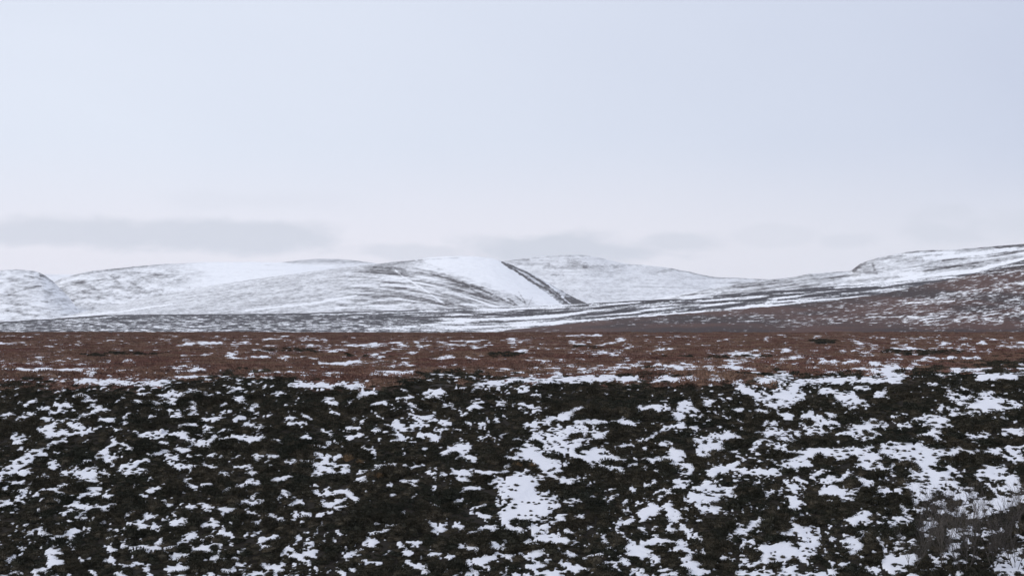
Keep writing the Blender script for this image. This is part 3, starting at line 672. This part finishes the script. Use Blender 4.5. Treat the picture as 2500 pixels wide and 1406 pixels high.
# small dark topped hill behind
layer("hill", "small dark topped hill peeping between the left and central hills", [(560, 662), (640, 646), (690, 640.5), (740, 634), (780, 632), (820, 632), (860, 635), (905, 641), (960, 652), (1050, 670)], [(560, 690), (1050, 690)],
      4600, 5000, 1.6, lambda P, PY: (0.50 + 0.4 * sstep(638, 650, PY) + 0.12 * fbm_ax(P / 40, PY / 3, 3, 861), const_tint(P, HEATH)), 560, 1050, M_HILL, rows=40, amp=0.3, seed=17, smooth=10)
layer("hill", "distant white ridge showing in the notch at the left", [(-200, 668), (60, 671), (110, 669.5), (165, 670), (240, 674), (400, 690)], [(-200, 730), (400, 730)],
      4700, 5100, 1.6, lambda P, PY: (0.85 + 0.15 * fbm_ax(P / 40, PY / 3, 3, 871), const_tint(P, HEATH)), -200, 400, M_HILL, rows=24, amp=0.3, seed=18, smooth=10)

# far hill under the cloud
FH_PTS = [(1040, 668), (1150, 648), (1235, 637), (1300, 628), (1360, 623), (1420, 622), (1460, 628), (1500, 638), (1540, 645), (1590, 649), (1640, 655), (1690, 665), (1740, 676), (1800, 678.5), (1890, 683), (2000, 692), (2300, 700)]


def cov_fh(P, PY):
    s = 0.70 + 0.12 * fbm_ax(P / 70, PY / 4, 4, 901) + 0.08 * fbm(P / 10, PY / 5, 3, 905)
    for k, (pts, w, d) in enumerate([(((1260, 645), (1340, 645)), 4, .35), (((1390, 640), (1432, 649)), 8, .4), (((1425, 652), (1500, 650), (1570, 645)), 4, .4), (((1640, 656), (1740, 677)), 3, .45), (((1740, 677), (1880, 683)), 2, .45), (((1585, 668), (1650, 656)), 4, .25),
                                     (((1330, 652), (1430, 654)), 4, .35), (((1300, 630), (1380, 624), (1440, 624)), 3, .3), (((1345, 672), (1375, 670)), 3, .3), (((1780, 690), (1860, 690)), 3, .3), (((1540, 700), (1700, 704)), 2, .2), (((1230, 636), (1290, 634)), 3, .35)]):
        s = dark_stroke(s, P, PY, pts, w, d, 0.6, 190 + k)
    return s, const_tint(P, HEATH)


layer("hill", "pale far hill fading under low cloud at the centre", FH_PTS, [(1040, 760), (2300, 750)], 4300, 5300, 1.4, cov_fh, 1040, 2300, M_HILL, step=2.4, rows=110, amp=0.5, nscale=20, seed=19, smooth=10)


# ------------------------------------------------------------------ plants
rng = random.Random(5)


def clump_mesh(name, mat, radius, height, sprigs, seed, sprig_len=(0.05, 0.10), width=0.014, core=0.78, upright=0.35, nseg=8):
    r = random.Random(seed)
    V, Fc = [], []
    # lumpy core
    rings = 3
    lump = [r.uniform(0.75, 1.15) for _ in range(nseg)]
    for k in range(rings):
        a = k / rings * math.pi / 2
        for j in range(nseg):
            t = 2 * math.pi * j / nseg
            q = lump[j] * r.uniform(0.9, 1.1) * core
            V.append((radius * q * math.cos(a) * math.cos(t), radius * q * math.cos(a) * math.sin(t), height * core * math.sin(a) * r.uniform(0.85, 1.1) - (0.03 if k == 0 else 0)))
    V.append((0, 0, height * core))
    for k in range(rings - 1):
        for j in range(nseg):
            j2 = (j + 1) % nseg
            Fc.append((k * nseg + j, k * nseg + j2, (k + 1) * nseg + j2, (k + 1) * nseg + j))
    for j in range(nseg):
        Fc.append(((rings - 1) * nseg + j, (rings - 1) * nseg + (j + 1) % nseg, rings * nseg))
    # sprigs
    for _ in range(sprigs):
        t = r.uniform(0, 2 * math.pi); a = math.asin(r.uniform(0.0, 1.0))
        q = lump[int(t / (2 * math.pi) * nseg) % nseg] * r.uniform(0.7, 1.0)
        b = (radius * q * math.cos(a) * math.cos(t), radius * q * math.cos(a) * math.sin(t), height * math.sin(a) * r.uniform(0.7, 1.0))
        d = [math.cos(a) * math.cos(t) + r.uniform(-.5, .5), math.cos(a) * math.sin(t) + r.uniform(-.5, .5), math.sin(a) + upright + r.uniform(-.3, .5)]
        n_ = math.sqrt(sum(c * c for c in d)) or 1
        L = r.uniform(*sprig_len); d = [c / n_ * L for c in d]
        s_ = r.uniform(0, 2 * math.pi); w = width * r.uniform(0.7, 1.4)
        sx, sy, sz = math.cos(s_) * w, math.sin(s_) * w, r.uniform(-w, w)
        i = len(V)
        V += [(b[0] - sx, b[1] - sy, b[2] - sz), (b[0] + sx, b[1] + sy, b[2] + sz), (b[0] + d[0] * .6 + sx * .9, b[1] + d[1] * .6 + sy * .9, b[2] + d[2] * .6), (b[0] + d[0], b[1] + d[1], b[2] + d[2])]
        Fc.append((i, i + 1, i + 2, i + 3))
    me = bpy.data.meshes.new(name); me.from_pydata(V, [], Fc); me.materials.append(mat); me.update()
    return me


HEATHER = [clump_mesh("heather_clump", M_HEATHER, 0.27 + 0.03 * (k % 3), 0.20 + 0.03 * (k % 2), 170, 100 + k, (0.05, 0.11), 0.013) for k in range(5)]
BROWN = [clump_mesh("moor_clump", M_BROWN, 0.30, 0.10 + 0.02 * (k % 2), 60, 200 + k, (0.05, 0.12), 0.018, 0.7, 0.5, 7) for k in range(4)]
TAN = [clump_mesh("grass_clump", M_TAN, 0.22, 0.16, 150, 300 + k, (0.10, 0.24), 0.007, 0.6, 0.9, 7) for k in range(2)]
BUSHES = [clump_mesh("bush_clump", M_BUSH, 0.5, 0.36, 420, 400 + k, (0.06, 0.13), 0.016, 0.82, 0.4, 10) for k in range(2)]


def source_collection(name, meshes):
    c = bpy.data.collections.new(name)
    for m in meshes:
        c.objects.link(bpy.data.objects.new(m.name, m))
    return c


def scatter(name, label, pts, rot, scl, idx, coll):
    me = bpy.data.meshes.new(name)
    me.vertices.add(len(pts)); me.vertices.foreach_set("co", np.asarray(pts, np.float32).ravel())
    a = me.attributes.new("rot", 'FLOAT_VECTOR', 'POINT'); a.data.foreach_set("vector", np.asarray(rot, np.float32).ravel())
    a = me.attributes.new("scl", 'FLOAT_VECTOR', 'POINT'); a.data.foreach_set("vector", np.asarray(scl, np.float32).ravel())
    a = me.attributes.new("idx", 'INT', 'POINT'); a.data.foreach_set("value", np.asarray(idx, np.int32))
    o = bpy.data.objects.new(name, me); COL.objects.link(o)
    ng = bpy.data.node_groups.new(name, 'GeometryNodeTree')
    ng.interface.new_socket("Geometry", in_out='INPUT', socket_type='NodeSocketGeometry')
    ng.interface.new_socket("Geometry", in_out='OUTPUT', socket_type='NodeSocketGeometry')
    gi, go = ng.nodes.new("NodeGroupInput"), ng.nodes.new("NodeGroupOutput")
    ci = ng.nodes.new("GeometryNodeCollectionInfo"); ci.inputs[0].default_value = coll
    ci.inputs["Separate Children"].default_value = True; ci.inputs["Reset Children"].default_value = True
    ip = ng.nodes.new("GeometryNodeInstanceOnPoints"); ip.inputs["Pick Instance"].default_value = True
    ng.links.new(gi.outputs[0], ip.inputs["Points"]); ng.links.new(ci.outputs[0], ip.inputs["Instance"])
    for nm, typ, sock in (("rot", 'FLOAT_VECTOR', "Rotation"), ("scl", 'FLOAT_VECTOR', "Scale"), ("idx", 'INT', "Instance Index")):
        na = ng.nodes.new("GeometryNodeInputNamedAttribute"); na.data_type = typ; na.inputs[0].default_value = nm
        ng.links.new(na.outputs[0], ip.inputs[sock])
    ng.links.new(ip.outputs[0], go.inputs[0])
    md = o.modifiers.new("scatter", 'NODES'); md.node_group = ng
    tag(o, label, kind="stuff")
    return o


R = np.random.default_rng(7)


def candidates(y0, y1, spacing, margin, k):
    """random ground points in the fan that can be seen, with a margin to each side"""
    area = (y1 - y0) * 2 * (margin + k * (y0 + y1) / 2)
    n_ = int(area / spacing ** 2)
    ys = np.sqrt(R.uniform((y0 + margin / k) ** 2, (y1 + margin / k) ** 2, n_)) - margin / k
    xs = R.uniform(-1, 1, n_) * (margin + k * ys)
    return xs, ys


def put(xs, ys, s):
    zs = ground_z(xs, ys)
    px, py = project(xs, ys, zs)
    zs = zs + 0.05 * sstep(-0.2, 0.35, snow_field(px, py, xs, ys))
    return np.stack([xs, ys, zs - 0.02 * s], -1)


# heather on the slope
xs, ys = candidates(45.5, 80, 0.155, 5, 0.33)
zs = ground_z(xs, ys); px, py = project(xs, ys, zs)
sf = snow_field(px, py, xs, ys); dk = darkness(px, py, xs, ys)
u = R.uniform(0, 1, len(xs))
big = 0.72 + 0.18 * fbm(xs / 2.2, ys / 2.2, 3, 55) + 0.30 * fbm(xs / 0.7, ys / 0.9, 2, 57) + R.uniform(-0.2, 0.25, len(xs))
big = np.maximum(big, 0.3)
size = np.where(sf < -0.35, big, np.where(sf < 0.0, 0.34 + 0.28 * R.uniform(0, 1, len(xs)), 0.24 + 0.26 * R.uniform(0, 1, len(xs)) ** 2))
pep = 0.30 * sstep(-0.35, 0.5, fbm(xs / 1.6, ys / 2.2, 2, 91))
keep = ((sf < -0.06) | ((sf < 0.60) & (u < 0.12 + pep)) | (u < 0.012)) & (R.uniform(0, 1, len(xs)) < dk) & (R.uniform(0, 1, len(xs)) < np.where(sf < -0.35, 0.55, 1.0))
xs, ys, size = xs[keep], ys[keep], size[keep]
nk = len(xs)
rot = np.stack([R.uniform(-.15, .15, nk), R.uniform(-.15, .15, nk), R.uniform(0, 6.28, nk)], -1)
scl = np.stack([size * R.uniform(.9, 1.2, nk), size * R.uniform(.9, 1.2, nk), size * R.uniform(.5, .9, nk) * (0.7 + 0.35 * size) * (1 - 0.35 * sstep(66, 71, ys))], -1)
scatter("heather", "dark winter heather covering the near slope between snow patches", put(xs, ys, size), rot, scl, R.integers(0, 5, nk), source_collection("heather_sources", HEATHER))
print("heather", nk)

# brown growth on the level moor
xs, ys = candidates(70, 240, 0.48, 5, 0.33)
xf, yf = candidates(240, 352, 0.75, 5, 0.33)
xs, ys = np.concatenate([xs, xf]), np.concatenate([ys, yf])
zs = ground_z(xs, ys); px, py = project(xs, ys, zs)
sf = snow_field(px, py + 2, xs, ys); dk = darkness(px, py, xs, ys)
keep = (sf < -0.05) & (R.uniform(0, 1, len(xs)) > dk)
xs, ys = xs[keep], ys[keep]; nk = len(xs)
size = np.maximum(0.8 + 0.4 * fbm(xs / 5, ys / 12, 3, 66) + R.uniform(-.3, .5, nk), 0.35) * (1 + 0.5 * (ys > 240))
rot = np.stack([R.uniform(-.1, .1, nk), R.uniform(-.1, .1, nk), R.uniform(0, 6.28, nk)], -1)
scl = np.stack([size * 1.2, size * 1.2, size * R.uniform(.6, 1.0, nk) * (1 - 0.35 * sstep(110, 200, ys))], -1)
scatter("moor_grass", "reddish brown moor growth covering the level ground above the slope", put(xs, ys, size), rot, scl, R.integers(0, 4, nk), source_collection("moor_sources", BROWN))
print("moor", nk)
# dark growth patches on that moor
xs, ys = candidates(80, 240, 0.5, 5, 0.33)
zs = ground_z(xs, ys); px, py = project(xs, ys, zs)
sf = snow_field(px, py + 2, xs, ys); dk = darkness(px, py, xs, ys)
keep = (sf < -0.05) & (R.uniform(0, 1, len(xs)) < dk - 0.1)
xs, ys = xs[keep], ys[keep]; nk = len(xs)
size = R.uniform(.7, 1.2, nk)
rot = np.stack([0 * size, 0 * size, R.uniform(0, 6.28, nk)], -1)
scatter("heather", "dark heather spreading in low patches over the brown moor", put(xs, ys, size), rot, np.stack([size, size, size * .8], -1), R.integers(0, 5, nk), bpy.data.collections["heather_sources"])


def ground_at(px, py, y0=44.0, y1=345.0):
    """the ground point seen at a place in the frame"""
    y = np.linspace(y0, y1, 9000)
    t = (703 - py) / F
    zray = CAMZ + y * (t * CS + SN) / (CS - t * SN)
    x = x_at(px, y, zray)
    g_ = ground_z(x, y)
    hit = np.nonzero(g_ >= zray)[0]
    i = hit[0] if len(hit) else len(y) - 1
    return float(x[i]), float(y[i]), float(g_[i])


def place(name, me, px, py, w_px, base_w, label, cat, group=None, flat=1.0):
    x, y, z = ground_at(px, py)
    s = w_px / F * y / base_w
    o = bpy.data.objects.new(name, me); COL.objects.link(o)
    q_ = np.array([x]), np.array([y])
    p_ = project(q_[0], q_[1], np.array([z]))
    z += 0.05 * float(sstep(-0.2, 0.35, snow_field(p_[0], p_[1], *q_))[0])
    o.location = (x, y, z - 0.01 * s); o.rotation_euler = (0, 0, rng.uniform(0, 6.28)); o.scale = (s, s, s * flat)
    return tag(o, label, cat, group)


# lone tufts standing in the open snow
CENTRE = [(1275, 1229, 6, "leftmost heather tuft of the row of four across the central snow strip"), (1291, 1231, 10, "second from left and widest of the row of four tufts across the central snow strip"),
          (1303, 1230, 7, "third from left in the row of four heather tufts across the central snow strip"), (1316, 1233, 8, "rightmost heather tuft of the row of four across the central snow strip"),
          (1253, 1244, 13, "oblong dark tuft below and left of the row of four tufts in the central snow"), (1249, 1200, 11, "left and larger of two close tufts at the left edge of the central snow strip"),
          (1259, 1201, 8, "right and smaller of two close tufts at the left edge of the central snow strip"), (1241, 1215, 6, "tiny upper tuft of two stacked at the left rim of the central snow strip"),
          (1243, 1222, 9, "lower tuft of two stacked at the left rim of the central snow strip"), (1231, 1250, 9, "heather tuft at the far left end of the lower central snow strip"),
          (1296, 1251, 9, "heather tuft midway between the upper and lower tuft rows in the central snow"), (1300, 1180, 11, "slanting tuft near the top right of the widest part of the central snow strip"),
          (1353, 1147, 10, "heather tuft at the upper right side of the central snow strip"), (1300, 1154, 13, "flat tuft in the neck of snow below the tan tussocks"),
          (1286, 1161, 11, "pointed tuft at the top edge of the wide central snow"), (1331, 1169, 8, "small tuft between the two upper arms of the central snow strip"),
          (1267, 1261, 9, "leftmost tuft of the lower row of four in the central snow strip"), (1283, 1263, 7, "second tuft from left of the lower row of four in the central snow strip"),
          (1297, 1261, 9, "third tuft from left of the lower row of four in the central snow strip"), (1310, 1263, 9, "rightmost tuft of the lower row of four in the central snow strip")]
for a in CENTRE:
    place("heather_tuft", HEATHER[rng.randrange(5)], a[0], a[1], a[2] * 1.15, 0.62, a[3], "heather tuft", "tufts in the central snow strip", 0.9)
for (px_, py_, w_, lab) in ((1275, 1312, 44, "large dark heather bush at the lower end of the central snow strip"), (1332, 1268, 24, "round heather bush on the right edge of the central snow strip"),
                            (1275, 1275, 22, "low heather bush under the lower row of tufts in the central snow strip"), (1322, 1199, 34, "heather bush jutting into the central snow strip from the right, at its narrowest"), (1318, 1180, 18, "small heather bush just above the one at the narrows of the snow strip")):
    place("heather_bush", HEATHER[rng.randrange(5)], px_, py_, w_, 0.62, lab, "heather bush", None, 0.9)
RIGHT = [(2173, 1090, 18, "thick tuft at the left end of the right snow patch, below the long flat bush"), (2167, 1099, 12, "smaller tuft just under the thick tuft at the left of the right snow patch"),
         (2204, 1088, 14, "tuft close below the middle of the long flat bush"), (2208, 1104, 11, "left tuft of the trio in the middle of the right snow patch"), (2220, 1105, 7, "smallest tuft, middle of the trio in the right snow patch"),
         (2230, 1100, 12, "right tuft of the trio in the middle of the right snow patch"), (2223, 1117, 7, "tiny tuft below the trio in the right snow patch"), (2247, 1112, 9, "tuft right of and below the trio in the right snow patch"),
         (2230, 1125, 16, "broad tuft at the lower edge of the right snow patch, left of its clean centre"), (2248, 1126, 9, "small tuft touching the right end of the broad lower tuft in the right snow patch"),
         (2268, 1097, 8, "small tuft just below the left end of the low wide bush"), (2314, 1104, 18, "long slanting tuft in the right half of the right snow patch"), (2308, 1110, 9, "thin tuft under the long slanting tuft in the right snow patch"),
         (2356, 1107, 15, "dark tuft near the right end of the right snow patch"), (2397, 1106, 14, "tall dark tuft at the far right end of the right snow patch"), (2289, 1123, 9, "flat tuft below the clean centre of the right snow patch"),
         (2302, 1128, 12, "slanting tuft at the lower right rim of the right snow patch"), (2278, 1144, 11, "tuft just left of the lone round bush below the right snow patch"), (2133, 1100, 18, "outlying tuft left of the right snow patch")]
for a in RIGHT:
    place("heather_tuft", HEATHER[rng.randrange(5)], a[0], a[1], a[2] * 1.15, 0.62, a[3], "heather tuft", "tufts in the right snow patch", 0.9)
for (px_, py_, w_, fl, lab) in ((2214, 1076, 76, .32, "long flat heather bush along the upper left edge of the right snow patch"), (2287, 1089, 76, .26, "low wide heather bush lying along the upper edge of the right snow patch"),
                                (2330, 1067, 60, .5, "thick heather bush just above the right snow patch"), (2300, 1150, 32, .8, "lone round heather bush in the lower part of the right snow patch")):
    place("heather_bush", BUSHES[rng.randrange(2)], px_, py_, w_, 1.05, lab, "heather bush", None, fl)
# bleached grass
for (px_, py_, w_, lab) in ((1262, 1142, 26, "tan grass tussock on the upper left edge of the central snow strip"), (1300, 1141, 22, "small tan tussock lying across the top of the central snow strip"), (848, 1124, 30, "pale yellow grass tussock left of centre in the dark heather"),
                            (878, 1134, 24, "brown grass tussock beside the pale yellow one left of centre"), (925, 1166, 26, "reddish grass tussock below a small snow patch left of centre")):
    place("grass_tussock", TAN[rng.randrange(2)], px_, py_, w_, 0.55, lab, "grass tussock")
# dark bushes out on the moor
for (px_, py_, w_, lab) in ((634, 880, 26, "dark bush on the brown moor among snow streaks at the left"), (2005, 840, 34, "dark low bush on the brown moor far to the right"), (2030, 839, 26, "smaller dark bush touching the right side of the far right moor bush"),
                            (1236, 872, 34, "dark bush in the middle of the brown moor"), (1206, 873, 24, "small dark bush just left of the mid moor bush")):
    place("bush", BUSHES[rng.randrange(2)], px_, py_, w_, 1.1, lab, "bush", None, 0.6)
# rounded lump of snow
mv, mf = [], []
for k in range(7):
    a = k / 6 * math.pi / 2
    for j in range(16):
        t = 2 * math.pi * j / 16
        q = 1 + 0.08 * math.sin(3 * t + 1) + 0.05 * math.sin(5 * t)
        mv.append((0.16 * q * math.cos(a) * math.cos(t), 0.12 * q * math.cos(a) * math.sin(t), 0.17 * math.sin(a) ** 0.9 - (0.02 if k == 0 else 0)))
for k in range(6):
    for j in range(16):
        mf.append((k * 16 + j, k * 16 + (j + 1) % 16, (k + 1) * 16 + (j + 1) % 16, (k + 1) * 16 + j))
lm = bpy.data.meshes.new("snow_lump"); lm.from_pydata(mv, [], mf); lm.materials.append(M_SNOW)
lm.polygons.foreach_set("use_smooth", [True] * len(mf))
place("snow_lump", lm, 395, 1058, 20, 0.34, "rounded white lump of snow amid dark heather on the left", "snow lump")


# leafless saplings in the lower right corner
def sapling_meshes(seed, H):
    r = random.Random(seed)
    tv, tf, cv, cf_ = [], [], [], []

    def stick(V, Fc, a, b, ra, rb):
        i = len(V)
        for p, q in ((a, ra), (b, rb)):
            for k in range(3):
                t = 2.094 * k
                V.append((p[0] + q * math.cos(t), p[1] + q * math.sin(t), p[2]))
        for k in range(3):
            Fc.append((i + k, i + (k + 1) % 3, i + 3 + (k + 1) % 3, i + 3 + k))

    def grow(p, d, L, rad, depth):
        segs = 3
        for s in range(segs):
            d = [d[0] + r.uniform(-.2, .2), d[1] + r.uniform(-.2, .2), d[2] + 0.10]
            n_ = math.sqrt(sum(c * c for c in d)); d = [c / n_ for c in d]
            q = [p[k] + d[k] * L / segs for k in range(3)]
            if depth == 0: stick(tv, tf, p, q, rad * (1 - s * .22), rad * (1 - (s + 1) * .22))
            else: stick(cv, cf_, p, q, rad * (1 - s * .22), rad * (1 - (s + 1) * .22))
            p = q
            if depth < 2:
                for _ in range(3 if depth else 3):
                    t = r.uniform(0, 6.28); sp = r.uniform(.4, .9)
                    nd = [d[0] + sp * math.cos(t), d[1] + sp * math.sin(t), d[2] + .1]
                    grow(list(p), nd, L * r.uniform(.38, .6), rad * .6, depth + 1)

    for _ in range(4):
        t = r.uniform(0, 6.28)
        grow([0.05 * math.cos(t), 0.05 * math.sin(t), -0.05], [.35 * math.cos(t), .35 * math.sin(t), 1], H * r.uniform(.6, .95), 0.011, 0)
    a = bpy.data.meshes.new("trunk"); a.from_pydata(tv, [], tf); a.materials.append(M_BARK)
    b = bpy.data.meshes.new("crown"); b.from_pydata(cv, [], cf_); b.materials.append(M_BARK)
    return a, b


SAPL = ["leafless sapling at the bottom, leftmost of the bare saplings in the lower right corner", "leafless sapling just above and right of the leftmost one in the lower right corner",
        "short leafless sapling, top left of the bare saplings in the lower right corner", "leafless sapling at the bottom, second from left along the lower edge",
        "leafless sapling in the upper middle of the lower right sapling group", "tall leafless sapling, third from left along the lower edge of the sapling group",
        "leafless sapling at the very centre of the lower right sapling group", "short leafless sapling, highest up the slope of the lower right group",
        "tall leafless sapling at the bottom, fourth from left along the lower edge", "leafless sapling right of the one at the centre of the lower right group",
        "leafless sapling at the bottom right corner, last along the lower edge", "small leafless sapling at the right edge, top right of the sapling group"]
SAP = [sapling_meshes(40 + k, 1.25) for k in range(4)]
for i, (px_, py_, h) in enumerate(((2230, 1395, .9), (2262, 1330, 1.0), (2300, 1270, .8), (2302, 1385, 1.15), (2338, 1300, .9), (2352, 1402, 1.2), (2372, 1345, 1.1), (2395, 1275, .85), (2425, 1385, 1.2), (2452, 1320, 1.0), (2478, 1392, 1.1), (2490, 1285, .9))):
    x, y, z = ground_at(px_, py_)
    rt = bpy.data.objects.new("bare_sapling", None); COL.objects.link(rt)
    rt.location = (x, y, z); rt.rotation_euler = (0, 0, rng.uniform(0, 6.28)); rt.scale = (h, h, h)
    tag(rt, SAPL[i], "sapling", "bare saplings in the lower right corner")
    for nm, me in zip(("trunk", "crown"), SAP[i % 4]):
        c = bpy.data.objects.new(nm, me); c.parent = rt; COL.objects.link(c)

# ------------------------------------------------------------------ haze
HAZE = 5.5e-5
hx, hy0, hy1, hz0, hz1 = 6800, -1800, 7300, -16, 260
hv = [(x, y, z) for z in (hz0, hz1) for y in (hy0, hy1) for x in (-hx, hx)]
hf = [(0, 2, 3, 1), (4, 5, 7, 6), (0, 1, 5, 4), (1, 3, 7, 5), (3, 2, 6, 7), (2, 0, 4, 6)]
hm = bpy.data.meshes.new("haze"); hm.from_pydata(hv, [], hf)
mh = bpy.data.materials.new("thin_haze"); mh.use_nodes = True
mh.node_tree.nodes.clear()
ho = mh.node_tree.nodes.new("ShaderNodeOutputMaterial"); pv = mh.node_tree.nodes.new("ShaderNodeVolumePrincipled")
pv.inputs["Color"].default_value = (0.93, 0.94, 0.97, 1); pv.inputs["Density"].default_value = HAZE
mh.node_tree.links.new(pv.outputs[0], ho.inputs["Volume"])
hm.materials.append(mh)
ho_ = bpy.data.objects.new("haze", hm); COL.objects.link(ho_)
tag(ho_, "thin cold haze paling the far hills", kind="stuff")
